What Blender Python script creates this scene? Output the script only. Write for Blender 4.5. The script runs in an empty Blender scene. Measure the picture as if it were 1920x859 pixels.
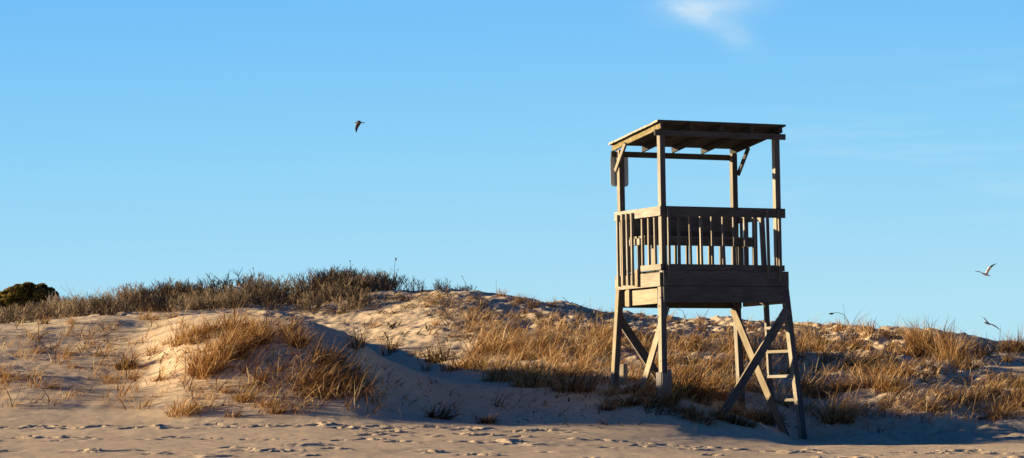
import bpy, bmesh, math, random
import numpy as np
from mathutils import Vector, Matrix, Quaternion

random.seed(7)
rng = np.random.default_rng(11)
R = math.radians
F, HY, CX, CZ = 5800.0, 803.0, 960.0, 1.65      # focal length in px, horizon row, centre column, eye height
SUN_EL, SUN_BACK = 9.5, 9.0                     # low sun from the left, slightly behind the dunes

scene = bpy.context.scene
col = bpy.data.collections.new("beach"); scene.collection.children.link(col)

def link(o, parent=None):
    col.objects.link(o)
    if parent is not None: o.parent = parent
    return o

def tag(o, label=None, cat=None, group=None, kind=None):
    if label: o["label"] = label
    if cat: o["category"] = cat
    if group: o["group"] = group
    if kind: o["kind"] = kind
    return o

def empty(name, loc):
    o = bpy.data.objects.new(name, None); o.empty_display_size = .2; o.location = loc
    return link(o)

def mesh_np(name, V, Fc, mat, tint=None, smooth=False):
    me = bpy.data.meshes.new(name)
    V = np.asarray(V, dtype=np.float32); Fc = np.asarray(Fc, dtype=np.int32)
    nv, nf, k = len(V), len(Fc), Fc.shape[1]
    me.vertices.add(nv); me.vertices.foreach_set("co", V.ravel())
    me.loops.add(nf*k); me.loops.foreach_set("vertex_index", Fc.ravel())
    me.polygons.add(nf); me.polygons.foreach_set("loop_start", np.arange(0, nf*k, k, dtype=np.int32))
    try: me.polygons.foreach_set("loop_total", np.full(nf, k, dtype=np.int32))
    except Exception: pass
    if tint is not None:
        a = me.attributes.new("tint", 'FLOAT', 'POINT'); a.data.foreach_set("value", np.asarray(tint, dtype=np.float32))
    me.materials.append(mat)
    me.update(calc_edges=True); me.validate()
    if smooth: me.polygons.foreach_set("use_smooth", np.ones(len(me.polygons), dtype=bool))
    return me

# ------------------------------------------------------------------ materials
def newmat(name):
    m = bpy.data.materials.new(name); m.use_nodes = True
    nt = m.node_tree; nt.nodes.clear()
    out = nt.nodes.new("ShaderNodeOutputMaterial")
    return m, nt, nt.nodes, nt.links, out

def noise(nt, vec, scale, detail=4, rough=.55, dims='3D'):
    n = nt.nodes.new("ShaderNodeTexNoise"); n.inputs["Scale"].default_value = scale
    n.inputs["Detail"].default_value = detail; n.inputs["Roughness"].default_value = rough
    if vec is not None: nt.links.new(vec, n.inputs["Vector"])
    return n.outputs["Fac"]

def ramp(nt, fac, stops):
    r = nt.nodes.new("ShaderNodeValToRGB"); e = r.color_ramp.elements
    while len(e) < len(stops): e.new(.5)
    for i, (p, c) in enumerate(stops): e[i].position = p; e[i].color = (*c, 1) if len(c) == 3 else c
    nt.links.new(fac, r.inputs[0]); return r.outputs[0]

def math_node(nt, op, a, b=None, c=None):
    n = nt.nodes.new("ShaderNodeMath"); n.operation = op
    for i, v in enumerate((a, b, c)):
        if v is None: continue
        if isinstance(v, (int, float)): n.inputs[i].default_value = v
        else: nt.links.new(v, n.inputs[i])
    return n.outputs[0]

def mixc(nt, fac, a, b, mode='MIX'):
    n = nt.nodes.new("ShaderNodeMix"); n.data_type = 'RGBA'; n.blend_type = mode
    for s, v in ((0, fac), (6, a), (7, b)):
        if isinstance(v, (int, float)): n.inputs[s].default_value = v
        elif isinstance(v, tuple): n.inputs[s].default_value = (*v, 1)
        else: nt.links.new(v, n.inputs[s])
    return n.outputs[2]

def sand_material():
    m, nt, N, L, out = newmat("sand")
    geo = N.new("ShaderNodeNewGeometry"); P = geo.outputs["Position"]
    big = noise(nt, P, .55, 5); mid = noise(nt, P, 5, 6, .65); fine = noise(nt, P, 60, 3, .7)
    c = ramp(nt, big, [(.3, (.74, .58, .39)), (.7, (.86, .685, .458))])
    c2 = ramp(nt, mid, [(.28, (.80, .78, .76)), (.55, (1, 1, 1))])
    c = mixc(nt, 1.0, c, c2, 'MULTIPLY')
    c3 = ramp(nt, fine, [(.30, (.62, .60, .58)), (.48, (1, 1, 1))])
    c = mixc(nt, .75, c, c3, 'MULTIPLY')
    b = N.new("ShaderNodeBsdfPrincipled"); L.new(c, b.inputs["Base Color"])
    b.inputs["Roughness"].default_value = .95; b.inputs["Specular IOR Level"].default_value = .1
    h = math_node(nt, 'ADD', math_node(nt, 'MULTIPLY', mid, .020), math_node(nt, 'MULTIPLY', fine, .010))
    bp = N.new("ShaderNodeBump"); bp.inputs["Strength"].default_value = .55; bp.inputs["Distance"].default_value = 1.0
    L.new(h, bp.inputs["Height"]); L.new(bp.outputs[0], b.inputs["Normal"])
    L.new(b.outputs[0], out.inputs[0]); return m

def wood_material(name, light, dark, moss=None):
    m, nt, N, L, out = newmat(name)
    tc = N.new("ShaderNodeTexCoord"); oi = N.new("ShaderNodeObjectInfo")
    off = N.new("ShaderNodeVectorMath"); off.operation = 'ADD'
    cmb = N.new("ShaderNodeCombineXYZ")
    s = math_node(nt, 'MULTIPLY', oi.outputs["Random"], 37.0)
    for i in range(3): L.new(s, cmb.inputs[i])
    L.new(tc.outputs["Object"], off.inputs[0]); L.new(cmb.outputs[0], off.inputs[1])
    mp = N.new("ShaderNodeMapping"); mp.inputs["Scale"].default_value = (1.6, 26, 26); L.new(off.outputs[0], mp.inputs["Vector"])
    g = noise(nt, mp.outputs[0], 2.4, 8, .7)
    mp2 = N.new("ShaderNodeMapping"); mp2.inputs["Scale"].default_value = (1.2, 3.5, 3.5); L.new(off.outputs[0], mp2.inputs["Vector"])
    blot = noise(nt, mp2.outputs[0], 2.0, 5, .6)
    c = ramp(nt, g, [(.32, dark), (.62, light)])
    c = mixc(nt, .8, c, ramp(nt, blot, [(.3, (.62, .60, .57)), (.62, (1, 1, 1))]), 'MULTIPLY')
    v = math_node(nt, 'ADD', math_node(nt, 'MULTIPLY', oi.outputs["Random"], .35), .8)
    vm = N.new("ShaderNodeVectorMath"); vm.operation = 'SCALE'; L.new(c, vm.inputs[0]); L.new(v, vm.inputs["Scale"])
    c = vm.outputs[0]
    hs = N.new("ShaderNodeHueSaturation"); L.new(c, hs.inputs["Color"])
    L.new(math_node(nt, 'ADD', math_node(nt, 'MULTIPLY', math_node(nt, 'FRACT', math_node(nt, 'MULTIPLY', oi.outputs["Random"], 7.31)), .55), .55), hs.inputs["Saturation"]); c = hs.outputs[0]
    # knots
    vo = N.new("ShaderNodeTexVoronoi"); vo.inputs["Scale"].default_value = 5.0
    mp3 = N.new("ShaderNodeMapping"); mp3.inputs["Scale"].default_value = (.6, 1.6, 1.6); L.new(off.outputs[0], mp3.inputs["Vector"])
    L.new(mp3.outputs[0], vo.inputs["Vector"])
    c = mixc(nt, ramp(nt, vo.outputs["Distance"], [(.05, (1, 1, 1)), (.09, (0, 0, 0))]), c, (.07, .05, .035))
    if moss:
        mo = noise(nt, tc.outputs["Object"], 14, 5, .7)
        c = mixc(nt, ramp(nt, mo, [(.42, (0, 0, 0)), (.6, (1, 1, 1))]), c, moss)
    b = N.new("ShaderNodeBsdfPrincipled"); L.new(c, b.inputs["Base Color"])
    b.inputs["Roughness"].default_value = .85; b.inputs["Specular IOR Level"].default_value = .15
    bp = N.new("ShaderNodeBump"); bp.inputs["Strength"].default_value = .35; bp.inputs["Distance"].default_value = .006
    L.new(g, bp.inputs["Height"]); L.new(bp.outputs[0], b.inputs["Normal"])
    L.new(b.outputs[0], out.inputs[0]); return m

def tint_material(name, stops, transl=.25, rough=.7):
    m, nt, N, L, out = newmat(name)
    at = N.new("ShaderNodeAttribute"); at.attribute_name = "tint"
    oi = N.new("ShaderNodeObjectInfo")
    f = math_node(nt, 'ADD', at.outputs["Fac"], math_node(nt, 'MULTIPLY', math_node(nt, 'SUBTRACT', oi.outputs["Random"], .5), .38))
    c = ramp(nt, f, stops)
    b = N.new("ShaderNodeBsdfPrincipled"); L.new(c, b.inputs["Base Color"]); b.inputs["Roughness"].default_value = rough
    b.inputs["Specular IOR Level"].default_value = .15
    if transl > 0:
        t = N.new("ShaderNodeBsdfTranslucent"); L.new(c, t.inputs["Color"])
        mx = N.new("ShaderNodeMixShader"); mx.inputs[0].default_value = transl
        L.new(b.outputs[0], mx.inputs[1]); L.new(t.outputs[0], mx.inputs[2]); L.new(mx.outputs[0], out.inputs[0])
    else: L.new(b.outputs[0], out.inputs[0])
    return m

def plain_material(name, c, rough=.6, metal=0.0, var=.25, scale=8):
    m, nt, N, L, out = newmat(name)
    tc = N.new("ShaderNodeTexCoord"); n = noise(nt, tc.outputs["Object"], scale, 5, .6)
    d = tuple(x*(1-var) for x in c); l = tuple(min(1, x*(1+var)) for x in c)
    b = N.new("ShaderNodeBsdfPrincipled"); L.new(ramp(nt, n, [(.3, d), (.7, l)]), b.inputs["Base Color"])
    b.inputs["Roughness"].default_value = rough; b.inputs["Metallic"].default_value = metal
    L.new(b.outputs[0], out.inputs[0]); return m

M_SAND = sand_material()
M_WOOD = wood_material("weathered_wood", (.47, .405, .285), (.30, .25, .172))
M_WOOD_SHADE = wood_material("shade_toned_wood", (.155, .155, .148), (.07, .07, .068))  # the tower wood darkened, shade of the unlit faces put into its colour
M_WOOD_LIT = wood_material("sunlit_toned_wood", (.62, .54, .40), (.48, .41, .30))  # the tower wood lightened, sunlight on the deck ends put into its colour
M_WOOD_DEEP_SHADE = wood_material("deep_shade_wood", (.11, .10, .085), (.055, .05, .045))  # near-black wood, shade under roof and platform put into its colour
M_WOOD_GREY = wood_material("grey_driftwood", (.36, .33, .29), (.19, .175, .16))
M_WOOD_MOSS = wood_material("mossy_wood", (.42, .33, .19), (.20, .155, .09), moss=(.20, .165, .055))
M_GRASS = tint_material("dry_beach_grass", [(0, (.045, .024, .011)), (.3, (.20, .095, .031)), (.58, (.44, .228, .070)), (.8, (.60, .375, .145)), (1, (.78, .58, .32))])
M_GRASS_DARK = tint_material("dark_dune_weed", [(0, (.03, .02, .010)), (.6, (.12, .08, .035)), (1, (.32, .20, .08))], .15)
M_TWIG = tint_material("grey_twig", [(0, (.035, .028, .018)), (.5, (.165, .120, .074)), (1, (.40, .30, .18))], 0)
M_TWIG_PALE = tint_material("pale_twig", [(0, (.18, .16, .16)), (1, (.34, .29, .28))], 0)
M_LITTER = tint_material("plant_litter", [(0, (.03, .022, .016)), (.6, (.13, .085, .045)), (1, (.40, .27, .13))], .1)
M_PINE = tint_material("pine_needles", [(0, (.02, .024, .008)), (.5, (.10, .092, .026)), (1, (.32, .23, .06))], .15)
M_BARK = plain_material("bark", (.07, .05, .035), .9)
M_SIGN = plain_material("galvanised_sheet", (.50, .58, .63), .5, .0, .15, 3)
M_STEEL = plain_material("bolt_steel", (.25, .24, .23), .5, .6)
M_SHELL = plain_material("shell_and_pebble", (.55, .48, .42), .6, 0, .5, 2)
M_SCRAP = plain_material("white_plastic", (.6, .6, .62), .5, 0, .08)
M_G_WHITE = plain_material("gull_white_feathers", (.74, .72, .68), .8, 0, .08, 20)
M_G_GREY = plain_material("gull_grey_feathers", (.36, .36, .37), .8, 0, .15, 20)
M_G_BROWN = plain_material("gull_brown_feathers", (.12, .085, .06), .8, 0, .3, 20)
M_G_BLACK = plain_material("gull_black_feathers", (.015, .015, .018), .7, 0, .2, 20)
M_G_BILL = plain_material("gull_bill", (.30, .20, .06), .5, 0, .1, 20)

# ------------------------------------------------------------------ terrain
PXN = np.array([-300, 0, 200, 255, 360, 450, 560, 650, 750, 850, 950, 1100, 1240, 1348, 1440, 1505, 1600, 1750, 1920, 2200], float)
TABLE = [
 (33.0, [893, 893, 893, 893, 893, 893, 893, 893, 893, 893, 893, 893, 893, 893, 893, 893, 893, 893, 893, 893]),
 (36.0, [864, 864, 864, 864, 864, 864, 864, 864, 865, 866, 867, 868, 869, 870, 871, 872, 872, 872, 872, 872]),
 (39.0, [833, 833, 833, 833, 833, 833, 832, 833, 835, 836, 838, 841, 845, 849, 852, 853, 854, 853, 852, 850]),
 (42.0, [804, 803, 802, 801, 800, 800, 799, 800, 802, 804, 806, 810, 818, 828, 834, 838, 838, 836, 834, 832]),
 (43.5, [772, 772, 773, 772, 755, 746, 736, 737, 766, 784, 789, 789, 788, 806, 822, 834, 832, 830, 830, 828]),
 (45.0, [722, 722, 724, 720, 680, 664, 648, 652, 712, 756, 764, 760, 747, 781, 807, 831, 826, 823, 824, 822]),
 (46.5, [674, 674, 676, 672, 632, 614, 601, 624, 687, 730, 741, 736, 728, 757, 793, 814, 812, 808, 810, 812]),
 (48.0, [638, 638, 634, 630, 604, 594, 607, 638, 686, 718, 728, 722, 716, 735, 765, 788, 786, 783, 790, 792]),
 (50.0, [618, 618, 606, 607, 594, 592, 634, 662, 700, 718, 716, 706, 702, 713, 733, 750, 747, 748, 758, 760]),
 (54.0, [614, 616, 604, 605, 606, 648, 692, 702, 702, 690, 674, 664, 662, 668, 684, 698, 696, 702, 714, 718]),
 (60.0, [609, 610, 592, 592, 592, 622, 650, 648, 634, 620, 618, 624, 628, 634, 644, 650, 652, 661, 674, 678]),
 (66.0, [606, 607, 590, 592, 593, 590, 594, 590, 574, 562, 571, 596, 604, 607, 612, 617, 621, 630, 651, 658]),
 (70.0, [604, 604, 580, 578, 576, 568, 562, 550, 546, 547, 556, 584, 596, 600, 605, 610, 613, 622, 646, 656]),
 (73.0, [602, 603, 576, 568, 563, 555, 551, 549, 550, 551, 562, 590, 602, 606, 611, 616, 619, 628, 652, 661]),
 (76.0, [614, 614, 592, 584, 578, 572, 567, 565, 565, 567, 577, 602, 612, 617, 622, 627, 630, 640, 663, 670]),
 (95.0, [750, 750, 750, 750, 750, 750, 750, 750, 750, 750, 750, 750, 750, 750, 750, 750, 750, 750, 750, 750]),
]
TD = np.array([r[0] for r in TABLE])

def pchip_slopes(x, y):               # x (n,), y (n, ...)
    h = np.diff(x); hs = h.reshape(-1, *([1]*(y.ndim-1)))
    d = np.diff(y, axis=0)/hs
    m = np.zeros_like(y); m[0], m[-1] = d[0], d[-1]
    w1 = (2*h[1:]+h[:-1]).reshape(-1, *([1]*(y.ndim-1))); w2 = (h[1:]+2*h[:-1]).reshape(-1, *([1]*(y.ndim-1)))
    same = d[:-1]*d[1:] > 0
    with np.errstate(divide='ignore', invalid='ignore'):
        mm = (w1+w2)/(w1/d[:-1]+w2/d[1:])
    m[1:-1] = np.where(same, mm, (d[:-1]+d[1:])*.18)
    return m

def pchip1(x, y, q):
    m = pchip_slopes(x, y); q = np.clip(q, x[0], x[-1])
    i = np.clip(np.searchsorted(x, q, side='right')-1, 0, len(x)-2)
    h = x[i+1]-x[i]; t = (q-x[i])/h
    return ((2*t**3-3*t**2+1)*y[i] + (t**3-2*t**2+t)*h*m[i] + (-2*t**3+3*t**2)*y[i+1] + (t**3-t**2)*h*m[i+1])

def vnoise(x, y, seed):
    xi = np.floor(x).astype(np.int64); yi = np.floor(y).astype(np.int64)
    fx = x-xi; fy = y-yi
    fx = fx*fx*fx*(fx*(fx*6-15)+10); fy = fy*fy*fy*(fy*(fy*6-15)+10)
    def hsh(a, b):
        n = (a*374761393 + b*668265263 + seed*974711) & 0x7fffffff
        n = ((n ^ (n >> 13))*1274126177) & 0x7fffffff
        return ((n ^ (n >> 16)) & 0xffff)/65535.0
    a = hsh(xi, yi); b = hsh(xi+1, yi); c = hsh(xi, yi+1); d = hsh(xi+1, yi+1)
    return (a*(1-fx)+b*fx)*(1-fy)+(c*(1-fx)+d*fx)*fy - .5

def fbm(x, y, seed, octv=4, gain=.5):
    s = 0; a = 1
    for k in range(octv):
        s = s + a*vnoise(x*2**k+k*17.3, y*2**k+k*9.1, seed+k); a *= gain
    return s

def sstep(a, b, x):
    t = np.clip((x-a)/(b-a), 0, 1); return t*t*(3-2*t)

# world grid axes
def geo(start, step, ratio, end):
    v = [start]
    while abs(v[-1]) < abs(end): step *= ratio; v.append(v[-1]+step)
    return v[1:]
xc = np.arange(-8.4, 8.4001, .036)
xr = geo(8.4, .07, 1.06, 14.5); xr += geo(xr[-1], .6, 1.35, 4000)
xs = np.array([-v for v in xr[::-1]] + list(xc) + xr)
dd = list(np.arange(36, 44, .026)) + list(np.arange(44, 51, .045)) + list(np.arange(51, 72, .085)) + list(np.arange(72, 80, .4))
dd += [80] + geo(80, 1.0, 1.3, 4500)
front = [36-.15*k for k in range(1, 21)]; front += [33-.5-v for v in [0]+list(np.linspace(2, 45, 16))] + [-60, -300]
ds = np.array(sorted(set(front)) + dd)
GX, GD = np.meshgrid(xs, ds)                       # (nd, nx)
shape = GX.shape
D_e = np.clip(GD, 33, 95); PX = CX + F*GX/np.maximum(GD, 33)
rows = []
for d, ys in TABLE:
    rows.append((HY-pchip1(PXN, np.array(ys, float), PX.ravel()))/F*d)
Y = np.array(rows)                                 # (nD, N)
Mx = pchip_slopes(TD, Y)
q = D_e.ravel(); i = np.clip(np.searchsorted(TD, q, side='right')-1, 0, len(TD)-2); n_ = np.arange(q.size)
h = TD[i+1]-TD[i]; t = (q-TD[i])/h
Z = ((2*t**3-3*t**2+1)*Y[i, n_] + (t**3-2*t**2+t)*h*Mx[i, n_] + (-2*t**3+3*t**2)*Y[i+1, n_] + (t**3-t**2)*h*Mx[i+1, n_])
Z = Z.reshape(shape)
Z = np.where(GD < 33, -.512-(33-np.clip(GD, -60, 33))*.0345, Z)
# relief
fade = (1-sstep(11, 20, np.abs(GX)))*(1-sstep(74, 84, GD))*sstep(20, 33, GD)
back = sstep(49.5, 54, GD)*sstep(700, 900, PX) + sstep(55, 60, GD)*(1-sstep(700, 900, PX))
back = np.clip(back, 0, 1)
rightf = sstep(1480, 1560, PX)*sstep(43.6, 45.5, GD)
dune = sstep(42.3, 44.5, GD)
mask_r = np.clip(np.maximum(back, rightf*.9), 0, 1)
rough = fbm(GX*.8, GD*.55, 3, 5, .55)*.22 + fbm(GX*3.1, GD*2.2, 21, 4, .6)*.075 + np.minimum(fbm(GX*5.5, GD*4, 121, 3), 0)*.07
hum = np.maximum(fbm(GX*1.5, GD*1.0, 55, 3), 0)*.10
Z += fade*mask_r*(rough + hum)*(.42+.58*sstep(850, 1080, PX))*(1-.6*sstep(1820, 1880, PX))
Z += fade*dune*(1-mask_r)*(fbm(GX*.55, GD*.55, 8, 3)*.10 + fbm(GX*3, GD*3, 31, 3)*.018)
rip = np.sin((GX*.35+GD*1.0+fbm(GX*.6, GD*.6, 77, 2)*1.6)*2*math.pi/.16)*.004
Z += fade*dune*(1-mask_r)*(rip+fbm(GX*7, GD*7, 231, 3)*.006+fbm(GX*1.6, GD*9, 251, 2)*.014)*np.clip(.5+fbm(GX*.7, GD*.7, 91, 2)*2, 0, 1)
beach = (1-dune)*sstep(30, 35, GD)*fade
Z += beach*(fbm(GX*.9, GD*.9, 14, 3)*.016 + fbm(GX*5, GD*5, 41, 3)*.006)
# scuffed hollow with a bright lee on the left face
# footprints along the foot of the dune and across the beach
def dent(x0, d0, ang, ln, wd, depth, rim):
    jx = np.where(np.abs(xs-x0) < ln*3.2)[0]; jd = np.where(np.abs(ds-d0) < ln*3.2)[0]
    if len(jx) == 0 or len(jd) == 0: return
    sl = np.ix_(jd, jx); gx = GX[sl]-x0; gd = GD[sl]-d0
    a = (gx*math.cos(ang)+gd*math.sin(ang))/ln; b = (-gx*math.sin(ang)+gd*math.cos(ang))/wd
    r2 = (a*a+b*b)*(1+1.1*vnoise(gx*14+x0*3, gd*14+d0*3, 5)+.5*vnoise(gx*30, gd*30, 6))**2
    Z[sl] += -depth*.85*np.exp(-r2**1.6) + .9*rim*np.exp(-((np.sqrt(r2)-1.45)/.38)**2)*(.45+.55*np.clip(a*.8+b*.5+.3, -.6, 1.2))
def trail(x0, x1, dfun, step, jit, depth=.045):
    x = x0
    s = 1
    while x < x1:
        s = -s
        dent(x+random.uniform(-.08, .08), dfun(x)+s*.10+random.gauss(0, jit), random.gauss(0, .35), random.uniform(.08, .13), random.uniform(.05, .08),
             depth*random.uniform(.6, 1.25), depth*random.uniform(.35, .9))
        x += step*random.uniform(.6, 1.4)
trail(-7.2, 1.0, lambda x: 41.9-.02*x, .34, .07, .036)
trail(-2.0, 4.0, lambda x: 41.2-.22*(x+2), .42, .12, .036)
trail(-6.8, 7.0, lambda x: 39.6-.06*x, .5, .24, .03)
trail(-6.8, 3.5, lambda x: 38.2, 1.5, .25, .035)
trail(-6.5, 6.5, lambda x: 37.2-.03*x, 2.2, .25, .032)
for k in range(14):
    dent(random.uniform(-6.5, 6.5), random.uniform(36.6, 41.5), random.uniform(-1, 1), random.uniform(.1, .3), random.uniform(.08, .16), -random.uniform(.02, .05), 0)
for px, d in ((1506, 45.6), (1240, 45.0), (1150, 46.3), (1352, 45.2), (1446, 46.3), (1470, 45.7)):
    x = (px-CX)/F*d
    dent(x-.05, d-.05, 0, .17, .11, .045, .02)
    if px < 1400: dent(x+.30, d-.02, 0, .26, .12, -.05, 0)

def ground(x, d):
    x = np.asarray(x, float); d = np.asarray(d, float)
    ix = np.clip(np.searchsorted(xs, x)-1, 0, len(xs)-2); id_ = np.clip(np.searchsorted(ds, d)-1, 0, len(ds)-2)
    tx = (x-xs[ix])/(xs[ix+1]-xs[ix]); td = (d-ds[id_])/(ds[id_+1]-ds[id_])
    return ((Z[id_, ix]*(1-tx)+Z[id_, ix+1]*tx)*(1-td)+(Z[id_+1, ix]*(1-tx)+Z[id_+1, ix+1]*tx)*td) + CZ

SCAN = np.linspace(36, 74, 900)
def spot(px, py):                       # the point of the sand seen at a pixel of the photo
    x = (px-CX)/F*SCAN; z = ground(x, SCAN)
    yy = HY-F*(z-CZ)/SCAN
    ok = np.where(yy <= py)[0]
    k = ok[0] if len(ok) else int(np.argmin(yy))
    return Vector((x[k], SCAN[k], z[k]))
def at(px, py, D): return Vector(((px-CX)/F*D, D, CZ+(HY-py)/F*D))

nd, nx = shape
V = np.stack([GX.ravel(), GD.ravel(), Z.ravel()+CZ], 1)
ii = (np.arange(nd-1)[:, None]*nx + np.arange(nx-1)[None, :]).ravel()
Fc = np.stack([ii, ii+1, ii+nx+1, ii+nx], 1)
ter = link(bpy.data.objects.new("sand_dunes", mesh_np("sand_dunes", V, Fc, M_SAND, smooth=True)))
tag(ter, "beach sand rising into rounded dunes with footprints along their foot", kind="structure")

# ------------------------------------------------------------------ grass
def blade_geo(base, az, L, phi0, phi1, w, tint, seg=4):
    n = len(L); t = np.linspace(0, 1, seg+1)
    pos = np.zeros((n, seg+1, 3)); pos[:, 0] = base
    for k in range(seg):
        tm = (t[k]+t[k+1])/2
        ph = phi0+phi1*tm**1.25
        st = L/seg
        pos[:, k+1, 0] = pos[:, k, 0]+st*np.sin(ph)*np.cos(az)
        pos[:, k+1, 1] = pos[:, k, 1]+st*np.sin(ph)*np.sin(az)
        pos[:, k+1, 2] = pos[:, k, 2]+st*np.cos(ph)
    wa = az+np.pi/2+rng.normal(0, .7, n)
    side = np.stack([np.cos(wa), np.sin(wa), rng.normal(0, .25, n)], 1)
    ww = w[:, None]*(1-.92*t[None, :]**2)*.5
    A = pos+side[:, None, :]*ww[:, :, None]; B = pos-side[:, None, :]*ww[:, :, None]
    Vv = np.stack([A, B], 2).reshape(-1, 3)        # n,(seg+1),2,3
    b0 = (np.arange(n)*(seg+1)*2)[:, None]+np.arange(seg)[None, :]*2
    Fq = np.stack([b0, b0+1, b0+3, b0+2], 2).reshape(-1, 4)
    tt = (tint[:, None]+(t[None, :]-.5)*.55)  # blade bases tinted darker, painting in the shade inside the clumps
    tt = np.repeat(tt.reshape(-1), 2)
    return Vv, Fq, tt

def clump(n, rx, ry, hgt, wind=.6, spread=.5, droop=1.1, tint=.55, w=.0125, base_z=None):
    n = int(n*.62); hgt *= 1.08
    a = rng.uniform(0, 2*np.pi, n); rr = np.sqrt(rng.uniform(0, 1, n))
    bx = rr*np.cos(a)*rx; by = rr*np.sin(a)*ry
    dx = bx/max(rx, .01)*.8+rng.normal(0, .7, n)+wind*.85; dy = by/max(ry, .01)*.8+rng.normal(0, .55, n)-.12
    az = np.arctan2(dy, dx)
    L = hgt*rng.uniform(.38, 1.2, n)*(1-.2*rr)
    ph0 = np.abs(rng.normal(0, spread*.7, n))+.04+spread*.35*rr
    ph1 = np.abs(rng.normal(droop*1.05, droop*.5, n))
    # a few stiff stalks
    st = rng.uniform(0, 1, n) < .07
    ph1 = np.where(st, ph1*.25, ph1); L = np.where(st, L*1.05, L)
    bz = np.full(n, -.03) if base_z is None else base_z(bx, by)
    tn = np.clip(rng.normal(tint, .27, n), 0, 1)
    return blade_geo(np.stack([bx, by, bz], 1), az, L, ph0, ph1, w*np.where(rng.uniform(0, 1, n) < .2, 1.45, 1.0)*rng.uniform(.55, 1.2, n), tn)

def plant_obj(name, geo3, mat, loc, rz=0, sc=1):
    me = mesh_np(name, geo3[0], geo3[1], mat, geo3[2])
    o = link(bpy.data.objects.new(name, me)); o.location = loc; o.rotation_euler.z = rz; o.scale = (sc,)*3
    return o

def big_clump(px, py, wpx, hpx, n, label, wind=.6, spread=.5, droop=1.1, tint=.55, mat=None, deep=.55, group=None, w=.0125):
    p = spot(px, py); k = F/p.y
    rx = wpx/k/2; hh = hpx/k
    def bz(bx, by): return ground(bx+p.x, by+p.y)-p.z-.02
    g = clump(n, rx, max(.06, rx*deep), hh, wind, spread, droop, tint, w, bz)
    o = plant_obj("grass_clump", g, mat or M_GRASS, p)
    return tag(o, label, "plant", group)

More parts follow.
